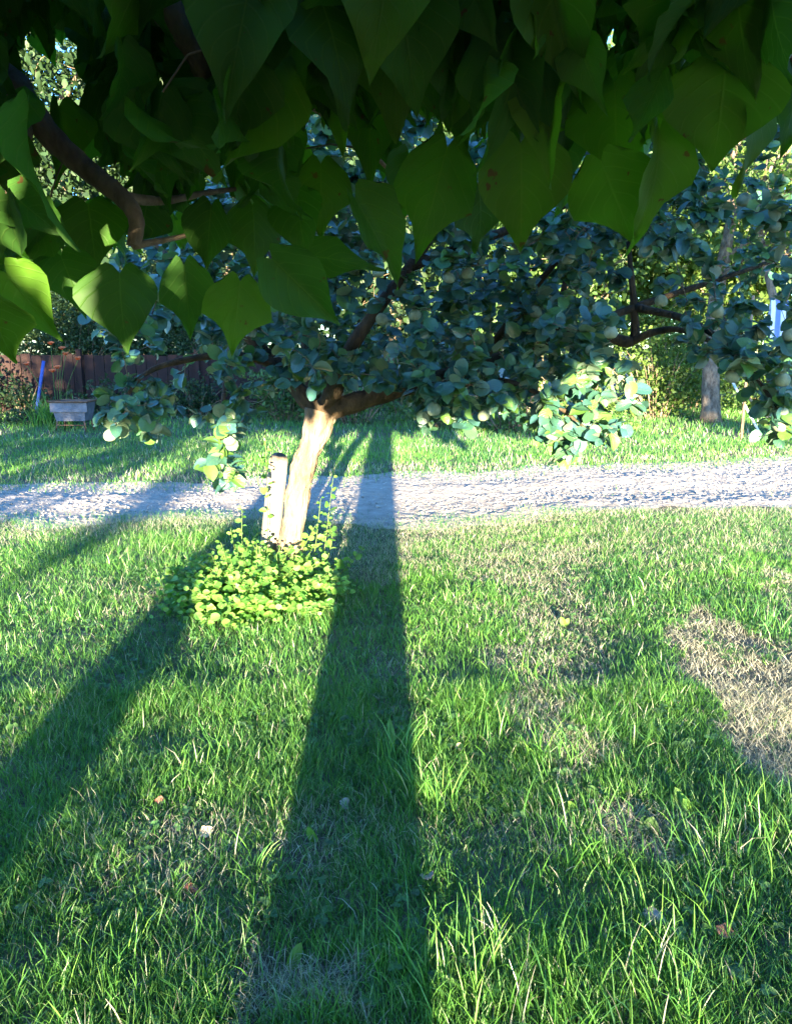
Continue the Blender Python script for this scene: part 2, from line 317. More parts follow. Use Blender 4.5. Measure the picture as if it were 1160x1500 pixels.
# ------------------------------------------------------------ leaf templates
def leaf_template(ts, ws, nu, lobe=0., fold=.15, droop=.25, wav=.03, seed=0, notch=4):
    r = np.random.default_rng(seed); us = np.linspace(-1, 1, nu); T, Ug = np.meshgrid(ts, us, indexing='ij'); Wd = np.interp(T, ts, ws)
    x = Ug * Wd; y = T - lobe * np.sin(math.pi * np.minimum(np.abs(Ug) * 1.05, 1)) * (1 - T) ** notch
    z = fold * np.abs(x) - droop * T ** 2 + wav * np.sin(T * 9 + r.random() * 6) * Ug ** 2 + wav * .7 * np.sin(T * 17 + Ug * 2 + r.random() * 6) * np.abs(Ug)
    V = np.stack([x, y, z], -1).reshape(-1, 3); i = np.arange((len(ts) - 1) * nu).reshape(-1, nu)[:, :-1].ravel()
    return V, np.stack([i, i + 1, i + 1 + nu, i + nu], 1), np.stack([Ug, T], -1).reshape(-1, 2)
CT = np.array([0, .05, .12, .22, .34, .46, .58, .69, .79, .88, .95, 1]); CW = np.array([.27, .36, .42, .455, .455, .40, .30, .19, .11, .06, .028, .004])
CW2 = np.array([.22, .31, .38, .43, .465, .47, .27, .16, .10, .055, .025, .004])   # faint shoulder
cat_leaves = [leaf_template(CT, w_, 9, .13, f, dr, wv, i) for i, (w_, f, dr, wv) in enumerate([(CW, .45, .25, .05), (CW2, .15, .45, .06), (CW * .8, .8, .2, .06), (CW2 * .9, -.25, .35, .07), (CW2 * .85, .5, .6, .05), (CW * .7, 1.1, .4, .05), (CW2 * .8, .3, -.2, .07)])]
QT = np.array([0, .15, .4, .65, .87, 1]); QW = np.array([.06, .31, .41, .41, .27, .03])
q_leaves = [leaf_template(QT, QW * s_, 5, .03, f, dr, .03, i) for i, (s_, f, dr) in enumerate([(1, .2, .15), (.85, .45, .3), (1.05, .08, -.1), (.95, .3, .4)])]
r_leaves = [leaf_template(np.array([0, .2, .5, .8, 1]), np.array([.06, .36, .45, .33, .03]), 5, .02, f, dr, .02, i) for i, (f, dr) in enumerate([(.3, .2), (.5, .3), (.1, 0)])]
b_leaves = [(np.array([(0, 0, 0), (.3, .35, .1), (0, .45, 0), (-.3, .35, .1), (.22, .75, .05), (0, 1, -.15), (-.22, .75, .05), (0, .46, 0)], float), np.array([(0, 1, 2, 3), (2, 1, 4, 5), (3, 2, 5, 6)]), None)]
def put_leaves(b, temps, pos, ydir, nrm, size, C):
    k = len(pos); R = rot_from(ydir, nrm); ch = rng.integers(0, len(temps), k); size = np.broadcast_to(size, (k,))
    for i, (V, Q, U) in enumerate(temps):
        m = ch == i; b.inst(V, Q, R[m], size[m], pos[m], C[m], U)
def tints(k, cols, var=.25):
    cols = np.array(cols, float); c = cols[rng.integers(0, len(cols), k)]; return c * (1 + rng.uniform(-var, var, (k, 1)))

# ------------------------------------------------------------ branching
def grow(skel, targets, sag=.05, base_r=.004, maxr=.06, step=.18, sort=True):
    """skel: list of polylines (n,3). Each target joins its nearest node by a curved twig. returns twig polylines"""
    nodes = [p for pl in skel for p in pl]; N0 = np.array(nodes)
    if sort:
        d0 = np.array([np.min(np.linalg.norm(N0 - t_, axis=1)) for t_ in targets]); targets = targets[np.argsort(d0)]
    cap = len(N0) + len(targets) * 4; A = np.zeros((cap, 3)); A[:len(N0)] = N0; cnt = len(N0); tw = []
    for t_ in targets:
        d = np.linalg.norm(A[:cnt] - t_, axis=1); j = int(np.argmin(d)); p = A[j].copy(); L = d[j]
        if L < 1e-4: continue
        q = (t_ - p); n = 4
        side = np.random.default_rng(cnt).normal(0, 1, 3); side -= q * (side @ q) / (q @ q)
        ss = np.linspace(0, 1, n); bow = (np.sin(ss * math.pi) * L * .12)[:, None] * side / np.linalg.norm(side)
        pl = p + ss[:, None] * q + bow + np.array([0, 0, 1]) * (np.sin(ss * math.pi) * sag * L)[:, None]
        tw.append((pl, L)); A[cnt:cnt + 3] = pl[1:]; cnt += 3
    return tw
def dense(pts, n=8):
    """smooth polyline through control points"""
    P = np.array(pts, float); k = len(P); P = np.concatenate([[2 * P[0] - P[1]], P, [2 * P[-1] - P[-2]]]); o = []
    for i in range(1, k):
        for t_ in np.linspace(0, 1, n, endpoint=False):
            a, b_, c, d = P[i - 1], P[i], P[i + 1], P[i + 2]
            o.append(.5 * ((2 * b_) + (-a + c) * t_ + (2 * a - 5 * b_ + 4 * c - d) * t_ ** 2 + (-a + 3 * b_ - 3 * c + d) * t_ ** 3))
    o.append(P[-2]); return np.array(o)

# ------------------------------------------------------------ quince tree
rng = np.random.default_rng(101)
QBASE = ground(418, 852); QY = QBASE[1]
qt = thing('quince_tree', 'spreading quince tree with sunlit bare trunk and blue green leaves, between lawn and track', 'quince tree', QBASE)
tr = dense([QBASE - [0, 0, .05], at(424, 808, QY), at(432, 745, QY + .02), at(444, 690, QY), at(459, 645, QY - .03), at(471, 605, QY)], 16)
n_ = len(tr); rad = np.interp(np.linspace(0, 1, n_), [0, .12, .4, .8, 1], [.13, .092, .082, .08, .115])
b = MB(); a_ = np.arange(14) * 2 * math.pi / 14
b.tube(tr, rad * (1 + .05 * np.sin(np.arange(n_) * .4)), 48)
V = b.V[-1]; ang_ = np.arange(len(V)) % 48 * 2 * math.pi / 48; nd = np.stack([np.sin(ang_), np.cos(ang_), ang_ * 0], -1)
V += (fbm(V[:, 0] * 16 + V[:, 1] * 9, V[:, 2] * 7, 3)[:, None] - .5) * .035 * np.array([1, 1, 0])
ctr_ = np.repeat(tr, 48, 0); ctr_ = np.concatenate([ctr_, V[-2:]]); out_ = V - ctr_; out_ /= np.linalg.norm(out_, axis=1, keepdims=True) + 1e-9
V += out_ * ((np.abs(fbm(np.cos(ang_) * 5 + V[:, 2] * 1.5 + 20, np.sin(ang_) * 5 + V[:, 2] * 6 + 20, 3) - .5)[:, None]) * -.06)
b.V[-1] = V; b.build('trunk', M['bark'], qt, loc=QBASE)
fork = at(471, 605, QY)
limbs = [([fork, at(440, 575, QY + .05), at(408, 535, QY + .1), at(340, 470, QY + .2), at(250, 380, QY + .3), at(180, 300, QY + .5)], .07),
         ([fork, at(455, 560, QY + .2), at(440, 470, QY + .5), at(380, 330, QY + .8), at(350, 220, QY + 1.0)], .055),
         ([fork, at(495, 560, QY - .1), at(520, 500, QY - .2), at(600, 390, QY - .1), at(700, 260, QY + .1), at(800, 150, QY + .3)], .065),
         ([fork, at(535, 585, QY - .05), at(610, 563, QY), at(700, 535, QY + .1), at(800, 500, QY + .3), at(930, 450, QY + .5), at(1080, 400, QY + .6), at(1220, 350, QY + .8)], .07),
         ([at(610, 563, QY), at(690, 560, QY - .3), at(745, 560, QY - .6), at(810, 590, QY - .8), at(870, 640, QY - .9)], .03),
         ([at(408, 535, QY + .1), at(340, 520, QY - .2), at(260, 530, QY - .5), at(210, 550, QY - .7), at(180, 590, QY - .8)], .028),
         ([at(340, 520, QY - .2), at(330, 560, QY - .5), at(325, 620, QY - .8), at(325, 660, QY - .9)], .015),
         ([at(930, 450, QY + .5), at(1010, 470, QY + .1), at(1080, 520, QY - .5), at(1140, 600, QY - .9)], .028),
         ([at(600, 390, QY - .1), at(760, 330, QY + .3), at(900, 270, QY + .6), at(1100, 200, QY + .9)], .035),
         ([at(700, 535, QY + .1), at(800, 400, QY - .3), at(900, 300, QY - .4)], .03),
         ([at(800, 500, QY + .3), at(812, 490, QY + .1), at(824, 430, QY - .1), at(838, 350, QY - .1), at(850, 250, QY)], .028),
         ([at(870, 485, QY + .4), at(925, 500, QY + .5), at(928, 450, QY + .5), at(922, 380, QY + .6), at(915, 300, QY + .7)], .045),
         ([at(925, 500, QY + .5), at(960, 486, QY + .4), at(1000, 484, QY + .3), at(1060, 510, QY + .1), at(1100, 540, QY)], .03)]
sk = []
for k, (pts, r0) in enumerate(limbs):
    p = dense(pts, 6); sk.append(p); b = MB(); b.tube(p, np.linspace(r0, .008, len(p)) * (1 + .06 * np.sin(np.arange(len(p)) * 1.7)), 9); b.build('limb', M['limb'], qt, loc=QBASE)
QPOLY = [(118, 500), (150, 570), (160, 630), (230, 640), (262, 600), (285, 610), (300, 700), (345, 720), (362, 640), (400, 600), (425, 560), (600, 570), (620, 625), (680, 635), (735, 590), (790, 630), (830, 675), (890, 660), (925, 610), (1000, 605),
         (1010, 560), (1060, 550), (1110, 590), (1125, 640), (1330, 640), (1330, 120), (900, 120), (450, 150), (300, 260), (150, 400)]
GAPS = [(960, 430, 48), (925, 375, 25), (1010, 400, 30), (945, 520, 45), (1000, 575, 55), (1060, 350, 35), (1075, 250, 50), (1110, 430, 28), (880, 430, 24), (1045, 470, 30), (300, 560, 45), (380, 575, 25), (255, 520, 25), (860, 575, 20), (235, 600, 14), (1145, 380, 25), (1136, 465, 32),(1145,250,40)]
tp = []
while len(tp) < 1700:
    px, py = rng.uniform(110, 1330), rng.uniform(120, 720)
    if not inpoly(np.array(px), np.array(py), QPOLY): continue
    if any((px - a) ** 2 + (py - c) ** 2 < r * r for a, c, r in GAPS) and rng.random() < .93: continue
    if px < 400 and rng.random() < .45: continue
    if px > 880 and rng.random() < .35: continue
    dep = rng.uniform(-1.05, .5) if py > 540 else rng.uniform(-1.1, 1.3)
    if fbm(np.array(px / 90.), np.array(py / 70. + dep * 2), 2) < .36: continue
    tp.append(at(px, py, QY + dep))
tp = np.array(tp)
FR = [(657, 407), (684, 401), (784, 457), (789, 498), (607, 462), (559, 468), (635, 600), (669, 573), (554, 398), (708, 609), (815, 349), (832, 379), (865, 514), (894, 487), (968, 441), (946, 368), (1038, 400), (1089, 293), (1135, 333),
      (1049, 456), (1113, 490), (1108, 454), (1071, 522), (1072, 552), (1146, 557), (1144, 607), (1140, 624), (910, 559), (870, 632), (806, 636), (1156, 491), (1044, 315), (162, 638), (229, 628), (337, 645), (320, 682)]
frp = [at(x, y, QY + (-.95 if y > 540 else rng.uniform(-1.15, -.5))) for x, y in FR]
ftw = np.array([p + rng.normal(0, .02, 3) + [0, 0, .06] for p in frp])
tw = grow(sk, np.concatenate([tp, ftw]))
b = MB()
for pl, L in tw: b.tube(pl, np.linspace(.0022 + .004 * min(L, 1), .0014, 4), 4, cap=False)
b.build('twigs', M['bark'], qt, loc=QBASE)
lp, ld, ln_ = [], [], []
for pl, L in tw:
    k = 10 if L < .35 else 14
    s_ = rng.uniform(.25, 1, k); s_[:5] = rng.uniform(.85, 1.0, 5); pos = np.stack([np.interp(s_, np.linspace(0, 1, 4), pl[:, c]) for c in range(3)], -1)
    d = unit(pl[-1] - pl[-2]); dr = unit(rng.normal(0, 1, (k, 3)) * [1, 1, .55] + d * .7 + [0, -.15, .0])
    lp.append(pos + rng.normal(0, .012, (k, 3))); ld.append(dr); ln_.append(unit(rng.normal(0, .5, (k, 3)) + [0, -.55, 1.0]))
lp, ld, ln_ = map(np.concatenate, (lp, ld, ln_))
b = MB(); k = len(lp); cq = tints(k, [(.045, .125, .10), (.038, .115, .082), (.055, .145, .07), (.042, .125, .12), (.085, .185, .04)], .22)
put_leaves(b, q_leaves, lp, ld, ln_, rng.uniform(.05, .1, k), cq); b.build('crown', M['quince'], qt, loc=QBASE)
def fruit(p, r):
    nu, nv = 12, 9; th = np.linspace(0, math.pi, nv); ph = np.arange(nu) * 2 * math.pi / nu; T, Pp = np.meshgrid(th, ph, indexing='ij')
    rr = r * (np.sin(T) ** .9) * (1 + .05 * np.cos(5 * Pp) * np.sin(T)) + .0005; z = -r * .95 * np.cos(T) + .10 * r * np.exp(-((T - math.pi) / .5) ** 2) - .18 * r * np.exp(-(T / .3) ** 2) * -1
    tl = rng.normal(0, .2, 2); V = np.stack([rr * np.cos(Pp), rr * np.sin(Pp), z], -1).reshape(-1, 3); V[:, 0] += V[:, 2] * tl[0]; V[:, 1] += V[:, 2] * tl[1] - 0
    i = np.arange(nv - 1)[:, None] * nu; j = np.arange(nu)[None]; j2 = (j + 1) % nu
    Q = np.stack([i + j, i + j2, i + nu + j2, i + nu + j], -1).reshape(-1, 4)
    m = MB(); m.add(V + p, Q); o = m.build('fruit', M['fruit'], qt, loc=QBASE)
    m = MB()
    for a in range(5):
        an = a * 2 * math.pi / 5; base = p + np.array([tl[0] * -r, tl[1] * -r, -r * .92]); dv = np.array([math.cos(an), math.sin(an), -.9])
        m.tube([base + dv * r * .05, base + dv * r * .18, base + dv * r * .3], [.12 * r, .09 * r, .02 * r], 4)
    m.build('calyx', M['calyx'], o)
    bpy.context.view_layer.update()
for p in frp: fruit(p, rng.uniform(.03, .039))

# ------------------------------------------------------------ catalpa (trunk behind the camera, crown overhead)
rng = np.random.default_rng(102)
CB = np.array([-.095, -1.25, 0])
ct = thing('catalpa_tree', 'dark catalpa overhanging the top of the view with big hanging heart shaped leaves', 'catalpa tree', CB)
b = MB(); p = dense([CB, CB + [0, 0, .5], CB + [-.01, 0, 1.2], CB + [.02, 0, 1.9], CB + [0, .05, 2.6]], 6)
b.tube(p, np.interp(p[:, 2], [0, .2, .8, 2, 2.7], [.27, .215, .205, .21, .16]), 16); b.build('trunk', M['cbark'], ct, loc=CB)
ctop = CB + [0, .05, 2.2]; H = CB + [0, 0, 1.75]
clim = [([H + [0, 0, .2], (-.7, -.75, 2.1), (-1.0, .1, 2.12), at(-60, 70, 1.45), at(20, 130, 1.42), at(75, 200, 1.4), at(130, 250, 1.4), at(180, 290, 1.38), at(200, 322, 1.36), at(196, 360, 1.35)], .042, .011),
        ([at(-60, 70, 1.45), at(20, 150, 1.38), at(38, 190, 1.33), at(25, 225, 1.3), at(-10, 262, 1.28)], .014, .008),
        ([at(180, 290, 1.38), at(240, 294, 1.45), at(300, 283, 1.5), at(345, 277, 1.55)], .010, .004),
        ([at(196, 360, 1.35), at(250, 350, 1.4), at(315, 335, 1.45)], .007, .003),
        ([ctop, (-.5, -.5, 2.45), (-.52, .3, 2.4), at(200, -60, 1.3), at(245, 10, 1.3), at(285, 75, 1.32), at(310, 115, 1.35), at(380, 90, 1.5), at(450, 95, 1.6)], .06, .008),
        ([at(310, 115, 1.35), at(285, 128, 1.35), at(255, 118, 1.37)], .012, .006),
        ([ctop, (.3, -.4, 2.6), (.6, .5, 2.5), at(1080, -60, 1.5), at(1045, 0, 1.5), at(1035, 55, 1.5), at(1000, 80, 1.55)], .06, .006),
        ([at(380, 90, 1.5), at(450, 150, 1.7), at(530, 210, 1.9), at(580, 260, 2.0)], .010, .004),
        ([ctop, (0, -.6, 2.7), (0, .6, 2.7), at(620, -40, 1.7), at(680, 60, 1.8), at(720, 170, 1.9), at(800, 220, 1.95)], .055, .006),
        ([ctop, (-1, -1.6, 2.8), (-2.2, -1.8, 3.0)], .06, .02), ([ctop, (1, -1.6, 2.8), (2.2, -1.8, 3.0)], .06, .02), ([ctop, (.2, -2, 2.9), (.3, -3.2, 3.0)], .06, .02),
        ([ctop, (-.6, -.6, 3.4), (-1.5, .3, 3.9)], .06, .02), ([ctop, (.6, -.6, 3.4), (1.5, .3, 3.9)], .06, .02)]
csk = []
for pts, r0, r1 in clim:
    p = dense(pts, 6); csk.append(p); b = MB(); b.tube(p, np.geomspace(r0, r1, len(p)) * (1 + .05 * np.sin(np.arange(len(p)) * 2.1)), 10); b.build('limb', M['cbark'], ct, loc=CB)
lv, lpos, ldir, lnrm, lsz, pet = MB(), [], [], [], [], []
def cleaf(bx, by, tx, ty, D, size=None, yaw=0., roll=None, shade=1.0, tilt=0.):
    """a named leaf of the fringe: base and tip on the picture at distance D"""
    B = at(bx, by, D); T = at(tx, ty, D + tilt); L = np.linalg.norm(T - B); n = np.array([math.sin(yaw), -math.cos(yaw), .15])
    lpos.append(B); ldir.append(T - B); lnrm.append(n); lsz.append((L if size is None else size, L)); pet.append(shade)
fr = [(370, -40, 322, 160, 1.0, .12, 0), (560, -30, 598, 190, 1.1, .19, .2), (400, 380, 500, 480, 1.05, .1, -.2), (352, 412, 340, 516, 1.15, .1, .2), (270, 388, 283, 502, 1.2, .09, .3), (176, 400, 178, 516, 1.1, .11, -.1), (62, 300, 53, 422, 1.2, .07, .8),
      (10, 400, 86, 498, 1.1, .1, .1), (-20, 440, 19, 545, 1.0, .09, .1), (90, 375, 120, 450, 1.3, .1, .3), (436, 288, 443, 380, 1.35, .09, -.3), (432, 372, 560, 384, 1.5, .07, -.1), (520, 290, 597, 418, 1.15, .1, .6), (655, 215, 612, 382, 1.25, .13, .1),
      (665, 60, 662, 225, 1.2, .17, -.4), (762, 210, 768, 376, 1.2, .13, .05), (700, 270, 716, 374, 1.4, .11, .4), (815, 262, 820, 320, 1.7, .06, 1.0), (880, 235, 926, 362, 1.2, .14, -.5), (965, 190, 971, 372, 1.15, .11, .5), (1062, 95, 1046, 255, 1.1, .15, -.2),
      (1100, 110, 1132, 262, 1.15, .09, .7), (1120, 50, 1175, 150, 1.2, .13, .1), (1165, 100, 1168, 215, 1.2, .1, .3), (830, 90, 850, 235, 1.3, .14, .3), (790, 180, 838, 305, 1.35, .12, .5), (900, 120, 905, 275, 1.3, .14, -.2), (600, 230, 588, 330, 1.6, .11, .2),
      (470, 240, 470, 350, 1.5, .12, .1), (225, 175, 240, 300, 1.4, .13, .1), (130, 300, 140, 395, 1.4, .12, .2), (215, 300, 205, 375, 1.5, .1, .6), (310, 300, 300, 400, 1.4, .1, .1), (370, 300, 380, 400, 1.45, .11, .5), (540, 130, 545, 255, 1.5, .13, .1), (395, 190, 420, 300, 1.5, .13, -.2)]
for bx, by, tx, ty, D, wd, yaw in fr: cleaf(bx, by, tx, ty, D, wd * 1.0, yaw, tilt=rng.uniform(-.05, .04))
P0 = np.array(lpos); D0 = np.array(ldir); N0 = np.array(lnrm); S0 = np.array(lsz)
FX = [-200, 0, 100, 200, 300, 400, 480, 560, 620, 700, 760, 830, 900, 960, 1000, 1060, 1110, 1160, 1400]
FYl = [470, 455, 425, 400, 410, 395, 375, 320, 325, 325, 320, 265, 290, 280, 150, 180, 190, 130, 130]
kp = []
def blocked_gap(P):
    s_ = P[0] + AZ * P[1]; w_ = P[2] - .06 + TE * P[1]
    for gs, gw, gr in [(-.60, 1.83, .06), (-.44, 1.75, .075), (-.27, 1.72, .055), (-.13, 1.70, .04)]:
        if (s_ - gs) ** 2 + (w_ - gw) ** 2 < gr ** 2: return True
    return False
HOLES = [(88, 132, 38), (35, 70, 10), (290, 15, 14), (515, 228, 26), (530, 285, 18), (625, 195, 14), (145, 285, 14), (320, 298, 16), (470, 320, 16), (895, 70, 5), (705, 230, 18), (870, 200, 22), (900, 245, 20), (1000, 180, 16), (640, 250, 10), (228, 345, 10), (1130, 190, 30), (450, 215, 8), (245, 130, 5)]
def hole(B, T):
    if B[1] < .5: return False
    mx, my = proj((B + T) / 2); hs = F_PX * np.linalg.norm(B - T) * .42 / B[1]
    if B[1] < 1.45 and any(abs(mx - a) < 10 + hs * .55 and abs(my - c) < 10 + hs * .8 for a, c in [(0, 112), (30, 150), (60, 180), (85, 210), (110, 232), (140, 262), (165, 282), (190, 310), (198, 345), (270, 60), (295, 95)]): return True
    return any(abs(mx - a) < r + hs * .75 and abs(my - c) < r + hs for a, c, r in HOLES)
def tipok(T, Y):
    px, py = proj(T); return Y < .35 or py < np.interp(px, FX, FYl) - 30 + 20 * math.sin(px * .05)
n = 0
while n < 2600:     # front canopy, hanging leaves in view
    Y = rng.uniform(1.0, 2.4); px = rng.uniform(-350, 1500); py = rng.uniform(-160, 400); B = at(px, py, Y); L = rng.uniform(.075, .155)
    T = B + np.array([rng.normal(0, .045), rng.normal(0, .05), -L])
    if hole(B, T): continue
    if not tipok(T, Y) : continue
    if py > 210 and rng.random() < .35: continue
    if fbm(np.array(px / 80.), np.array(py / 80. + Y * .4), 2) < .36: continue
    if (abs(px - 85) < 45 and abs(py - 100) < 55) and rng.random() < .8: continue
    kp.append((B, T, L)); n += 1
n = 0
while n < 3600:     # overhead and behind, higher up
    B = np.array([rng.uniform(-3.4, 2.3), rng.uniform(-3.4, 2.6), rng.uniform(1.72, 4.2)]); L = rng.uniform(.14, .24)
    if B[1] > 0 and B[2] < 1.85 + B[1] * .45: continue
    if np.linalg.norm(B - CAM) < 1.0 or (B[1] > 0 and B[2] < 1.9 + B[1] * .5): continue
    if B[2] - L + TE * B[1] < 1.52 + .26 * math.exp(-((B[0] - 1.15) / .35) ** 2) + rng.normal(0, .03): continue
    if B[1] < .9 and blocked_gap(B): continue
    if rng.random() > 1.25 - (abs(B[0]) / 3.6) ** 2: continue
    T = B + np.array([rng.normal(0, .08), rng.normal(0, .08), -L])
    if hole(B, T): continue
    kp.append((B, T, L)); n += 1
n = 0
while n < 3600:     # low skirt of the crown behind the viewer, leaves added to block the sun
    Y = rng.uniform(-3.4, -1.0); s_ = rng.uniform(-3.2, -.1) if rng.random() < .42 else rng.uniform(-.1, 2.5); w_ = 1.62 + 2.2 * rng.random() ** 1.5; L = rng.uniform(.13, .2)
    B = np.array([s_ - AZ * Y, Y, w_ - TE * Y + L / 2])
    if B[2] - L + TE * Y < (1.57 if s_ > -.62 else 1.52) + .24 * math.exp(-((s_ - 1.15) / .35) ** 2) + rng.normal(0, .02) + .25 * max(0, s_ - 2): continue
    if blocked_gap(B - [0, 0, L / 2 - .06]): continue
    T = B + np.array([rng.normal(0, .05), rng.normal(0, .05), -L]); kp.append((B, T, L)); n += 1
B_ = np.array([k[0] for k in kp]); T_ = np.array([k[1] for k in kp]); L_ = np.array([k[2] for k in kp])
yaw = rng.normal(0, 1.1, len(B_)); nr = np.stack([np.sin(yaw), -np.cos(yaw), rng.normal(.25, .35, len(B_))], -1)
CC = [(.055, .15, .02), (.04, .12, .018), (.075, .175, .018), (.045, .13, .024)]
put_leaves(lv, cat_leaves, B_, T_ - B_, nr, L_, tints(len(B_), CC, .25))
V, Q, U = cat_leaves[0]
R = rot_from(D0, N0); ci = tints(len(P0), CC, .2)
for k in range(len(P0)):
    V, Q, U = cat_leaves[k % 5]; wscale = S0[k][0] / .9 if S0[k][0] else 1
    lv.inst(V * np.array([min(wscale, 1.15) / (S0[k][1]) if False else 1, 1, 1]), Q, R[k:k + 1], np.array([[S0[k][0] / .88, S0[k][1], S0[k][1] * .8]]).reshape(1, -1), P0[k:k + 1], ci[k:k + 1], U)
lv.build('crown', M['catalpa'], ct, loc=CB)
# petioles and twigs
b = MB(); allB = np.concatenate([P0, B_]); sel = allB[(allB[:, 1] > .5)]; N0c = np.concatenate(csk)
tw = grow(csk, sel[rng.permutation(len(sel))[:520]], sag=.2)
for pl, L in tw: b.tube(pl, np.linspace(.0018 + .004 * min(L, 1), .0013, 4), 5, cap=False)
b.build('twigs', M['cbark'], ct, loc=CB)

# ------------------------------------------------------------ generic trees and shrubs
rng = np.random.default_rng(103)
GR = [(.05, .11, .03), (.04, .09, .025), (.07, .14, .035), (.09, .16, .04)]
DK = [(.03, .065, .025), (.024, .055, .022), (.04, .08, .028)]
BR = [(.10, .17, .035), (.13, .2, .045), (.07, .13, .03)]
def make_tree(name, label, cat, base, H, r, crown, nt_, leaf, cols, trunk_mat='bark', group=None, perleaf=14, cbase=.35, lean=(0, 0), spread=.35, bow=1.):
    base = np.array(base, float); root = thing(name, label, cat, base, group)
    top = base + [lean[0], lean[1], H * .8]; p = dense([base - [0, 0, .05], base + (top - base) * .35 + [rng.normal(0, r) * bow, 0, 0], base + (top - base) * .7 + [rng.normal(0, r) * bow, 0, 0], top], 6)
    b = MB(); b.tube(p, np.interp(np.linspace(0, 1, len(p)), [0, .06, .5, 1], [r * 1.35, r, r * .7, r * .15]), 12)
    V = b.V[-1]; V += (fbm(V[:, 0] * 9 + V[:, 1] * 5, V[:, 2] * 4, 2)[:, None] - .5) * r * .35 * np.array([1, 1, 0])
    b.build('trunk', M[trunk_mat], root, loc=base)
    rx, ry = crown; sk_ = [p]; bl = MB()
    for k in range(9):
        i0 = int(len(p) * rng.uniform(cbase, .9)); a = rng.uniform(0, 6.28); s0 = p[i0]
        e = s0 + np.array([math.cos(a) * rx * .7, math.sin(a) * ry * .7, H * rng.uniform(.08, .3)]); q = dense([s0, s0 * .5 + e * .5 + [0, 0, -.1], e], 5); sk_.append(q); bl.tube(q, np.linspace(r * .38, r * .08, len(q)), 7)
    T = []
    zc = base[2] + H * (cbase + 1) / 2; hz = H * (1 - cbase) / 2 * 1.1
    while len(T) < nt_:
        q = rng.uniform(-1, 1, 3); d = np.linalg.norm(q)
        if d > 1 or d < .25: continue
        P = np.array([base[0] + lean[0] * .6 + q[0] * rx, base[1] + q[1] * ry, zc + q[2] * hz])
        if fbm(np.array(P[0] * 1.1 + P[1]), np.array(P[2] * 1.1 + 5), 2) < .40: continue
        T.append(P)
    tw = grow(sk_, np.array(T)); 
    for pl, L in tw: bl.tube(pl, np.linspace(.006 + .008 * min(L, 1.5), .003, 4), 4, cap=False)
    bl.build('branches', M[trunk_mat], root, loc=base)
    ends = np.array([pl[-1] for pl, L in tw]); k = perleaf; pos = np.repeat(ends, k, 0) + rng.normal(0, 1, (len(ends) * k, 3)) * [spread, spread, spread * .6]
    b = MB(); n = len(pos); put_leaves(b, b_leaves, pos, unit(rng.normal(0, 1, (n, 3)) + [0, 0, -.5]), unit(rng.normal(0, .7, (n, 3)) + [0, -.3, .8]), rng.uniform(.7, 1.4, n) * leaf, tints(n, cols, .3))
    b.build('crown', M['bgleaf'], root, loc=base); return root
def make_shrub(name, label, cat, base, rx, ry, H, n, leaf, cols, group=None, ns=26, low=.02):
    base = np.array(base, float); root = thing(name, label, cat, base, group)
    b = MB(); E = []
    for k in range(ns):
        a = rng.uniform(0, 6.28); q = rng.uniform(.15, 1) ** .6; e = base + np.array([math.cos(a) * rx * q * .8, math.sin(a) * ry * q * .8, H * (1 - .5 * q * q) * rng.uniform(.6, 1)])
        s0 = base + np.array([math.cos(a) * rx * .15, math.sin(a) * ry * .15, -.03]); pl = dense([s0, s0 * .45 + e * .55 + [0, 0, .12 * H], e], 4); E.append(pl); b.tube(pl, np.linspace(.014, .004, len(pl)), 5)
    b.build('stems', M['bark'], root, loc=base)
    q = unit(rng.normal(0, 1, (n, 3))) * (rng.random((n, 1)) ** .45); lump = .72 + .5 * fbm(q[:, 0] * 2.6 + base[0], q[:, 2] * 2.6 + q[:, 1] * 1.7, 3)
    pos = base + np.stack([q[:, 0] * rx * lump, q[:, 1] * ry * lump, np.abs(q[:, 2]) * H * lump + low + rng.random(n) * .25 * H * (1 - np.abs(q[:, 2]))], -1)
    keep = fbm(pos[:, 0] * 3 / max(rx, .5) + pos[:, 1], pos[:, 2] * 3 / max(H, .5) + 9, 3) > .37; pos = pos[keep]; n = len(pos)
    b = MB(); put_leaves(b, b_leaves, pos, unit(rng.normal(0, 1, (n, 3)) + [0, 0, -.2]), unit(rng.normal(0, .7, (n, 3)) + [0, -.4, .8]), rng.uniform(.6, 1.4, n) * leaf, tints(n, cols, .3))
    b.build('foliage', M['bgleaf'], root, loc=base); return root

def gp(px, Y): return np.array([(px - 580) / F_PX * (Y * CP + 1.5 * SP), Y, 0.])
# far trees
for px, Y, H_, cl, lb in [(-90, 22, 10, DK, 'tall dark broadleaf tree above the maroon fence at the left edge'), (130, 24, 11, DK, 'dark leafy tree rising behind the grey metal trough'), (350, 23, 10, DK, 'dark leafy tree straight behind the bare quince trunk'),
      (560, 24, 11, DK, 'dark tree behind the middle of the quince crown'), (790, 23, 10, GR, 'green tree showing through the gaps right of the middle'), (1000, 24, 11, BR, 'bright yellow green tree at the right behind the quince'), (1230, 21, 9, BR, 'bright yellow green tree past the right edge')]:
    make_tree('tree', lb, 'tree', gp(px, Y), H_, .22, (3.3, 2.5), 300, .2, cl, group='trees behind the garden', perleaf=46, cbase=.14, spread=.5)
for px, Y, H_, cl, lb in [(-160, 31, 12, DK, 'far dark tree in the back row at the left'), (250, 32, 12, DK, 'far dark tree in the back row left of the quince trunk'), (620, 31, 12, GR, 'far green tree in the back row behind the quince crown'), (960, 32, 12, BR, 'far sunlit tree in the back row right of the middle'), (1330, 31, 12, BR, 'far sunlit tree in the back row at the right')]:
    make_tree('tree', lb, 'tree', gp(px, Y), H_, .25, (5.2, 2.5), 300, .3, cl, group='trees behind the garden', perleaf=46, cbase=.08, spread=.8)
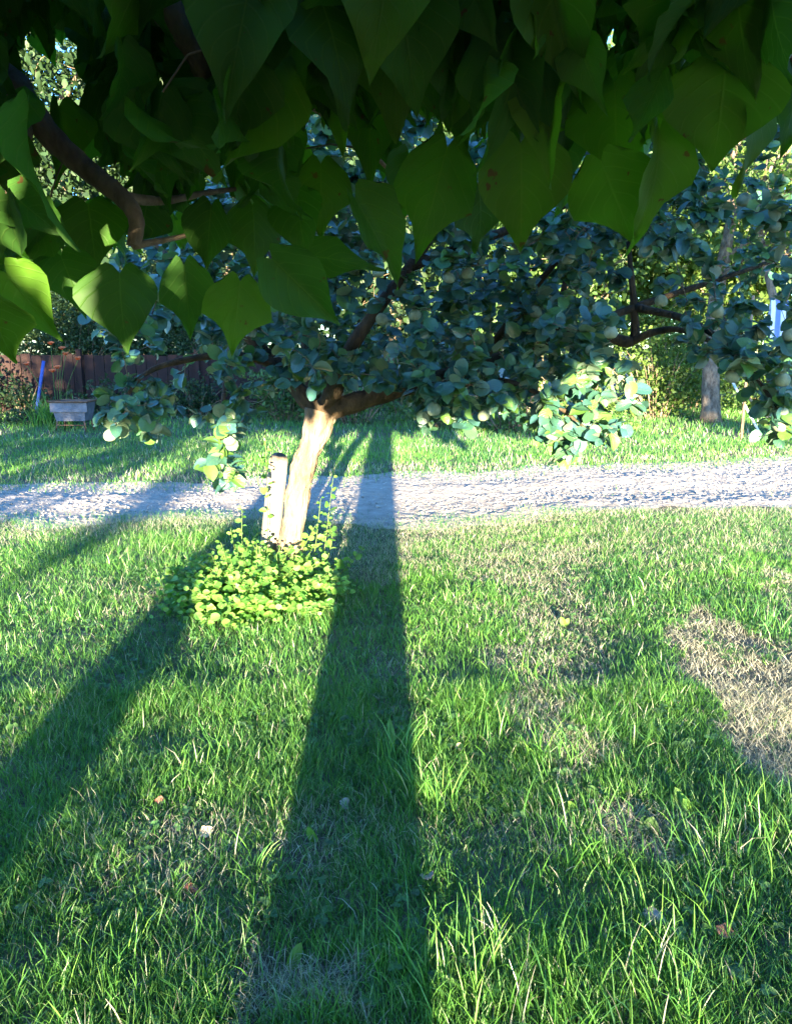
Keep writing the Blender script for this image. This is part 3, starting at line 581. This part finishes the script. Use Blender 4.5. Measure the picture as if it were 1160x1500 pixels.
make_tree('pale_trunk_tree', 'tree with thick pale patchy trunk beside the leaning white pole', 'tree', gp(1040, 17.3), 8, .19, (2.3, 2.0), 200, .14, GR, 'pale', cbase=.4, lean=(.3, .5))
make_tree('slim_tree', 'slim pale stemmed tree leaning at the upper right', 'tree', gp(1130, 15.5), 6.5, .1, (1.2, 1.2), 90, .12, BR, 'pale', cbase=.55, lean=(-.4, .3))
# hedge-like shrubs behind the track
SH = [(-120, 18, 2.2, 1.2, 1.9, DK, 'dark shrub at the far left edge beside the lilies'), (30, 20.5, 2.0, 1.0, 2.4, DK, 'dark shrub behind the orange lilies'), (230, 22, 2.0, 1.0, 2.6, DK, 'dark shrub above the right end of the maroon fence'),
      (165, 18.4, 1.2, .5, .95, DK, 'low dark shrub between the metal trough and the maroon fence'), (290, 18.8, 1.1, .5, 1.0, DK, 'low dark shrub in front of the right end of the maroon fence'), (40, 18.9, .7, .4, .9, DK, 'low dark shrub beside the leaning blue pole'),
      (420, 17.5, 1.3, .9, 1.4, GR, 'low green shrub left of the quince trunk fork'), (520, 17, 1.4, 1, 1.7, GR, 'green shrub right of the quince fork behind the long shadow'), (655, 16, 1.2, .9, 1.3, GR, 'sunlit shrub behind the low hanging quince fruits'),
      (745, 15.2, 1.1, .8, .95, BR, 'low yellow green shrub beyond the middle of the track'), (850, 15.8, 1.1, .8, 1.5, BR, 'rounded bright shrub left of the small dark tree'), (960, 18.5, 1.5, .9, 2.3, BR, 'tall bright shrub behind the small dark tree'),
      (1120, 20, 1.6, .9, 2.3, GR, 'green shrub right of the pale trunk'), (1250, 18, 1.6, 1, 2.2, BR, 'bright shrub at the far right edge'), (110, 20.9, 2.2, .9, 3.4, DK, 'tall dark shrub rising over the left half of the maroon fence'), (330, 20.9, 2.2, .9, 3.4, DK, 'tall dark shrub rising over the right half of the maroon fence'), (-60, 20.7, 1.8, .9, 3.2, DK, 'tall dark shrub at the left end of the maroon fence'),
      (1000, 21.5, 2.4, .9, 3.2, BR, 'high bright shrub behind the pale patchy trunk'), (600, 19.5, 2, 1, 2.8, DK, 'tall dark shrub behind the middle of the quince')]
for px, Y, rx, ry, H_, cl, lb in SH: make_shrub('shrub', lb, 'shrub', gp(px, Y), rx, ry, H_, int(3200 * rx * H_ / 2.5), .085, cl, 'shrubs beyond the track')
make_shrub('ground_ivy', 'low dark weedy plant in front of the grey metal bin', 'plant', gp(60, 16.8), 1.3, .5, .35, 1500, .06, DK)
make_shrub('ground_ivy', 'low leafy plant right of the grey metal bin', 'plant', gp(190, 17), .8, .4, .35, 900, .06, GR)
# maroon fence
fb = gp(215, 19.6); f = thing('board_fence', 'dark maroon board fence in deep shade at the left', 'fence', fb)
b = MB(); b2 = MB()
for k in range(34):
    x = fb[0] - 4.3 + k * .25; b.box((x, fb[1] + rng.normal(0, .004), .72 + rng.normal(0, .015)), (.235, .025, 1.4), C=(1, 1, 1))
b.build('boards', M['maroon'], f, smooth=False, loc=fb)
for z in (.35, 1.15): m = MB(); m.box((fb[0] - .15, fb[1] + .06, z), (8.6, .07, .1)); m.build('rail', M['maroon'], f, smooth=False, loc=fb)
for x in (-4.2, -1.5, 1.3, 4.0): m = MB(); m.box((fb[0] + x, fb[1] - .07, .78), (.11, .11, 1.56)); m.build('post', M['maroon'], f, smooth=False, loc=fb)
# metal bin on legs
mb_ = gp(111, 15.6); bin_ = thing('metal_bin', 'dented grey metal trough on rusty legs at the left beyond the track', 'metal trough', mb_)
def tray(c, w0, w1, d0, d1, z0, z1, th=.02):
    o = [(-w0, -d0, z0), (w0, -d0, z0), (w0, d0, z0), (-w0, d0, z0), (-w1, -d1, z1), (w1, -d1, z1), (w1, d1, z1), (-w1, d1, z1)]
    i = [(x * (1 - th / .3), y * (1 - th / .3), z + (th if z == z0 else 0)) for x, y, z in o]
    return np.array(o + i) + c, [(0, 3, 2, 1), (0, 1, 5, 4), (1, 2, 6, 5), (2, 3, 7, 6), (3, 0, 4, 7), (8, 9, 10, 11), (8, 12, 13, 9), (9, 13, 14, 10), (10, 14, 15, 11), (11, 15, 12, 8), (4, 5, 13, 12), (5, 6, 14, 13), (6, 7, 15, 14), (7, 4, 12, 15)]
m = MB(); V, Q = tray(mb_, .27, .34, .2, .26, .2, .56); m.add(V, Q); m.build('tray', M['galv'], bin_, smooth=False, loc=mb_)
m = MB(); V = [mb_ + q for q in [np.array([-.36, -.285, .57]), np.array([.36, -.285, .57]), np.array([.36, .285, .57]), np.array([-.36, .285, .57]), np.array([-.36, -.285, .57])]]
for q0, q1 in zip(V[:-1], V[1:]): m.tube([q0, q1], .018, 8)
m.build('rim', M['rust'], bin_, loc=mb_)
m = MB(); m.box(mb_ + [0, -.252, .46], (.7, .012, .17)); m.build('side_plate', M['galv'], bin_, smooth=False, loc=mb_)
for sx in (-1, 1):
    for sy in (-1, 1): m = MB(); m.tube([mb_ + [sx * .25, sy * .18, .25], mb_ + [sx * .29, sy * .2, -.01]], .018, 8); m.build('leg', M['rust'], bin_, loc=mb_)
m = MB(); m.tube([mb_ + [-.26, -.19, .12], mb_ + [.26, -.19, .12]], .012, 6); m.build('crossbar', M['rust'], bin_, loc=mb_)
# lilies
LY = [(75, 505, 'leftmost upper'), (92, 512, ''), (97, 520, ''), (115, 527, ''), (85, 540, ''), (78, 545, ''), (40, 535, '')]
lbase = gp(85, 16.4); ll = thing('daylily_clump', 'clump of orange daylilies in front of the maroon fence', 'daylilies', lbase)
b = MB(); n = 220; x = lbase[0] + rng.normal(0, .22, n); y = lbase[1] + rng.normal(0, .12, n); blades(b, x, y, rng.uniform(.4, .75, n), np.full(n, .022), 3, .6, dry=np.full(n, .03)); b.build('leaves', M['grass'], ll, loc=lbase)
for px, py, _ in LY:
    T = at(px, py, 16.3); m = MB(); m.tube(dense([lbase + [(T[0] - lbase[0]) * .3, 0, 0], (lbase + T) / 2 + [0, 0, .1], T], 4), .006, 5, C=(.1, .18, .05)); st = m.build('stalk', M['shoot'], ll, loc=lbase)
    m = MB(); k = 6; a = np.arange(k) * 1.047 + rng.random(); dv = np.stack([np.cos(a), np.sin(a) - .4, np.full(k, .9)], -1)
    put_leaves(m, r_leaves, np.tile(T, (k, 1)), unit(dv), np.tile([0, -.6, 1.], (k, 1)) + rng.normal(0, .1, (k, 3)), .085, np.tile([.7, .17, .05], (k, 1))); m.build('flower', M['lily'], ll, loc=lbase)
# blue pole (leaning) left
pb = gp(52, 17.8); m = MB(); m.tube([pb, pb + [.3, 0, 1.3]], .035, 10); o = m.build('pole', M['blue'], None, loc=pb); tag(o, 'blue painted pole leaning behind the orange daylilies', 'pole')
# right side: white pole, brown stick
p0, p1 = at(1112, 608, 14.8), at(1091, 566, 15.2); p0[2] = max(p0[2], 0)
g0 = gp(1114, 14.6); m = MB(); m.tube([g0, g0 + [-.42, .5, 1.0]], .022, 8); tag(m.build('garden_pole', M['white'], None, loc=g0), 'thin white pole leaning on the grass right of the pale trunk', 'pole')
g0 = gp(1150, 15.0); m = MB(); m.tube([g0 + [-.05, 0, 0], g0 + [-.55, .4, .62]], .025, 7); tag(m.build('garden_stick', M['stick'], None, loc=g0), 'short bare brown stick leaning right of the white pole', 'stick')
# washing line with a striped cloth
wl = gp(1085, 13.9); wl_ = thing('washing_line', 'thin pole and wire of a washing line behind the right side of the quince', 'washing line', wl); we = gp(1330, 14.1)
for q in (wl, we): m = MB(); m.tube([q, q + [0, 0, 2.42]], .025, 8); m.build('pole', M['bark'], wl_, loc=wl)
wire = dense([wl + [0, 0, 2.38], (wl + we) / 2 + [0, 0, 2.28], we + [0, 0, 2.38]], 10); m = MB(); m.tube(wire, .004, 5); m.build('wire', M['rust'], wl_, loc=wl)
cx = wl[0] + .32; uu = np.linspace(0, 1, 41); vv = np.linspace(0, 1, 12); m = MB()
for side in (-1, 1):
    U_, V_ = np.meshgrid(uu, vv); X_ = cx + U_ * .85 + .03 * V_ * np.sin(U_ * 9); zt = np.interp(X_, wire[:, 0], wire[:, 2]); Z_ = zt + .008 - V_ * (.66 if side < 0 else .5); Y_ = wl[1] + .04 + side * (.008 + .03 * np.minimum(V_ * 4, 1)) + .035 * V_ * np.sin(U_ * 22 + side)
    P_ = np.stack([X_, Y_, Z_], -1).reshape(-1, 3); i = np.arange(11 * 41).reshape(-1, 41)[:, :-1].ravel()
    m.add(P_, np.stack([i, i + 1, i + 42, i + 41], 1), np.where(((U_ * 10).astype(int) % 2 == 0)[..., None], np.array([.85, .88, 1.]), np.array([.15, .25, .75])).reshape(-1, 3))
tag(m.build('cloth', M['fabric'], None, loc=wl), 'blue and white striped cloth hanging at the right edge, glimpsed through quince leaves', 'cloth')

# ------------------------------------------------------------ post beside the trunk
pb0 = ground(392, 842) + [0, -.05, -.03]; pt = at(408, 674, pb0[1] + .03)
po = thing('hollow_post', 'short pale round post with dark hollow top leaning against nothing beside the quince trunk', 'post', pb0)
po['label'] = 'short pale round post with a dark hollow top, just left of the quince trunk'
ax = unit(pt - pb0); L = np.linalg.norm(pt - pb0); m = MB()
m.tube([pb0, pb0 + ax * L * .33, pb0 + ax * L * .66, pt, pt - ax * .001, pt - ax * .12], [.068, .066, .064, .062, .046, .046], 20, cap=False)
V = m.V[-1]; zt = V[:, 2] > pt[2] - .07; V[zt, 2] += (V[zt, 1] - pt[1]) * .75; m.build('tube', M['postm'], po, loc=pb0)
m = MB(); m.tube([pt - ax * .045, pt - ax * .05], .046, 20); V = m.V[-1]; V[:, 2] += (V[:, 1] - pt[1]) * .75; m.build('hollow', M['dark'], po, loc=pb0)  # near-black disc stands for the shade inside the hollow top
hc = at(387, 823, pb0[1] - .066); m = MB(); m.tube([hc + [0, -.004, 0], hc + [0, .02, 0]], [.016, .016], 12); m.build('hole', M['dark'], po, loc=pb0)  # near-black plug stands for the shade in the small round hole
# ------------------------------------------------------------ leafy suckers round the trunk
rng = np.random.default_rng(104)
sb = np.array([QBASE[0] - .04, QBASE[1] - .4, 0.]); sh = thing('sucker_shrub', 'lime green leafy suckers crowding round the foot of the quince trunk and post', 'shrub', sb)
st, lf = MB(), MB()
def shoot(base, tip, k, size=.046):
    p = dense([base, base * .5 + tip * .5 + np.append(rng.normal(0, .03, 2), .02), tip], 5); st.tube(p, np.linspace(.0035, .0015, len(p)), 5, C=(.16, .22, .07))
    s_ = np.linspace(.18, 1, k) * (len(p) - 1); pos = np.stack([np.interp(s_, np.arange(len(p)), p[:, c]) for c in range(3)], -1)
    a = np.arange(k) * 2.4 + rng.random() * 6; dr = np.stack([np.cos(a), np.sin(a), np.full(k, .35)], -1)
    put_leaves(lf, r_leaves + q_leaves[:3], pos + dr * .006, unit(dr), unit(rng.normal(0, .45, (k, 3)) + [0, -.7, .8]), np.interp(np.linspace(0, 1, k), [0, .7, 1], [1.1, 1, .55]) * size * rng.uniform(.6, 1.4, k), tints(k, [(.12, .28, .045), (.08, .22, .04), (.18, .34, .07)], .3))
for k in range(330):
    a = rng.uniform(0, 6.28); q = math.sqrt(rng.random()); bx = np.array([sb[0] - .12 + math.cos(a) * .28 * q, sb[1] + .02 + math.sin(a) * .28 * q, 0])
    tip = np.array([sb[0] - .08 + math.cos(a) * .6 * q + rng.normal(0, .05), sb[1] - .10 + math.sin(a) * .62 * q + rng.normal(0, .05), rng.uniform(.06, .40) * (1.1 - .6 * q)]); shoot(bx, tip, int(rng.integers(9, 15)), .046)
for bx_, by_, tx_, ty_, dy in [(392, 850, 388, 622, -.15), (470, 850, 488, 700, .0), (455, 850, 470, 730, -.1), (360, 850, 338, 775, -.1), (370, 860, 355, 745, 0), (420, 860, 300, 800, -.1), (480, 860, 535, 800, -.1), (470, 860, 545, 870, -.2), (465, 850, 480, 755, -.2), (445, 840, 490, 775, 0), (330, 880, 275, 850, -.1), (350, 900, 270, 920, -.2), (440, 850, 462, 770, -.2)]:
    B = ground(bx_, by_); shoot(B, at(tx_, ty_, B[1] + dy), 14 if ty_ > 720 else 20, .042)
st.build('stems', M['shoot'], sh, loc=sb); lf.build('leaves', M['shoot'], sh, loc=sb)

# ------------------------------------------------------------ broadleaf weeds and fallen leaves on the lawn
rng = np.random.default_rng(105)
def weed(px, py, lb, L=.12, n=3, narrow=.35, up=.9, col=(.13, .26, .05)):
    c = ground(px, py) + [0, 0, .0]; m = MB(); a = rng.random(n) * 6.28; dr = np.stack([np.cos(a) * .5, np.sin(a) * .5, np.full(n, up)], -1)
    V, Q, U = q_leaves[0]; R = rot_from(unit(dr), unit(rng.normal(0, .2, (n, 3)) + [0, -1, .3]))
    m.inst(V * [narrow / .4, 1, 1], Q, R, rng.uniform(.55, .8, n) * L, np.tile(c, (n, 1)) + rng.normal(0, .012, (n, 3)) * [1, 1, 0], tints(n, [col], .15), U)
    tag(m.build('weed', M['shoot'], None, loc=c), lb, 'weed', 'broad leaved weeds in the lawn')
weed(836, 1195, 'upright lime green weed leaf alone in the grass right of centre', .11, 1, .2)
weed(580, 1100, 'tall narrow weed leaf inside the long trunk shadow', .2, 1, .1)
weed(465, 1230, 'single pale green weed leaf at the left edge of the trunk shadow', .09, 1, .2)
weed(1010, 1190, 'bright upright weed below the dry straw patch', .12, 3, .2)
weed(880, 1175, 'low dark weed with a curled leaf beside the bare spot', .1, 3, .25, .5, (.06, .14, .04))
weed(995, 1100, 'blue green weed rosette at the lower edge of the straw patch', .09, 5, .4, .35, (.05, .12, .06))
weed(830, 920, 'small bright weed in the pale dry strip', .09, 2, .25)
weed(420, 1420, 'narrow weed leaf low in the trunk shadow', .1, 1, .2)
weed(330, 905, 'weed leaf at the front of the lime green suckers', .08, 3, .4, .5)
weed(510, 1090, 'flat dark weed rosette near the middle of the trunk shadow', .06, 5, .5, .3, (.06, .15, .05))
weed(950, 1225, 'two stubby dark weed leaves by the bare spot', .08, 3, .35, .8, (.05, .12, .03))
def fallen(px, py, lb, s=.05, col=(.5, .36, .26)):
    c = ground(px, py) + [0, 0, .03]; m = MB(); V, Q, U = cat_leaves[3 if px % 2 else 1]; V = V * [.8, 1, 1.5]; R = rot_from(unit(rng.normal(0, 1, (1, 3)) * [1, 1, .1]), np.array([[.1, -.6, .8]])); m.inst(V, Q, R, np.array([s * .9]), c[None], np.array([col]), U)
    tag(m.build('fallen_leaf', M['straw'], None, loc=c), lb, 'fallen leaf', 'fallen leaves on the lawn')
fallen(310, 1228, 'pale pinkish fallen leaf lit by sun on the left of the lawn', .055, (.75, .55, .42))
fallen(275, 1312, 'reddish brown fallen leaf in the shade at lower left', .05, (.3, .1, .07))
fallen(500, 1188, 'grey curled fallen leaf in the trunk shadow', .06, (.35, .3, .28))
fallen(668, 1105, 'tan fallen leaf right of the trunk shadow', .05, (.5, .4, .3))
fallen(945, 1350, 'large grey brown fallen leaf at lower right', .08, (.33, .27, .24))
fallen(628, 1300, 'brown grey fallen leaf near the lower middle', .06, (.3, .24, .2))
fallen(1050, 1375, 'dark brown fallen leaf at the lower right', .06, (.2, .1, .07))
fallen(230, 1185, 'reddish fallen leaf in the lit grass at left', .045, (.35, .14, .1))

x, y = scatter(5200, 1.2, 5.5, .9); m_ = (fbm(x * 2.3 + 3, y * 2.3 + 8, 3) > .53) & (dryness(x, y) < .9); x, y = x[m_], y[m_]; n = len(x)
c0 = np.stack([x, y, hgt(x, y) + rng.uniform(.015, .045, n)], -1); cl_ = MB(); a0 = rng.random(n) * 6.28; tc_ = tints(n, [(.06, .15, .05), (.08, .18, .05), (.05, .12, .05)], .2); tn = unit(rng.normal(0, .3, (n, 3)) + [0, -.2, 1]); zs = rng.uniform(.012, .024, n)
for k in range(3):
    a = a0 + k * 2.094; put_leaves(cl_, r_leaves, c0, np.stack([np.cos(a), np.sin(a), a * 0], -1), tn, zs, tc_)
tag(cl_.build('clover', M['shoot']), 'small round clover leaves scattered through the near lawn', 'clover', kind='stuff')

# ------------------------------------------------------------ behind the camera, unseen: placed and sized to cast the long shadows
rng = np.random.default_rng(106)
make_tree('unseen_shade_tree', 'orchard tree behind the viewer left of the catalpa', 'tree', (-1.19, -4, 0), 5.5, .17, (1.6, 1.6), 110, .12, GR, cbase=.62, bow=0, group='trees behind the viewer')
make_tree('unseen_shade_tree', 'broad tree added far right behind the viewer to shade the cloth and pale trunk', 'tree', (7.1, -6, 0), 6.5, .12, (1.0, 1.0), 220, .15, GR, cbase=.36, group='trees behind the viewer', perleaf=34, bow=0, spread=.22)  # out of view, added to shade the cloth and the pale trunk
make_tree('unseen_shade_bush', 'slender stemmed bush with a small round head, added behind the viewer to streak the track with shade', 'tree', (-2.3, -7, 0), 2.35, .022, (.32, .32), 60, .07, GR, cbase=.6, spread=.08)  # out of view, added so its head throws a shadow streak over the track
make_tree('unseen_shade_tree', 'broad dense tree added far left behind the viewer to shade the left background', 'tree', (-5.3, -6, 0), 6.5, .2, (3.5, 1.6), 480, .2, GR, cbase=.25, group='trees behind the viewer', perleaf=30)  # out of view, added to keep sun off the fence, lilies and far left grass
make_shrub('currant_bush', 'round bush behind the viewer far left', 'shrub', (-3.45, -7.5, 0), .55, .5, 1.85, 2600, .06, GR)
for sx, hh, rr in [(-3.3, 1.46, .75), (-2.4, 1.46, .7), (-1.5, 1.48, .62), (-.95, 1.4, .5), (-.4, 1.24, .5), (.3, 1.35, .6), (1.1, 1.4, .65), (2.0, 1.32, .65), (2.9, 1.15, .65)]:
    make_shrub('hedge_shrub', 'low shrub of the hedge behind the viewer', 'shrub', (sx + .09, -8, 0), rr, .4, hh, 2600, .045, GR, 'hedge behind the viewer')
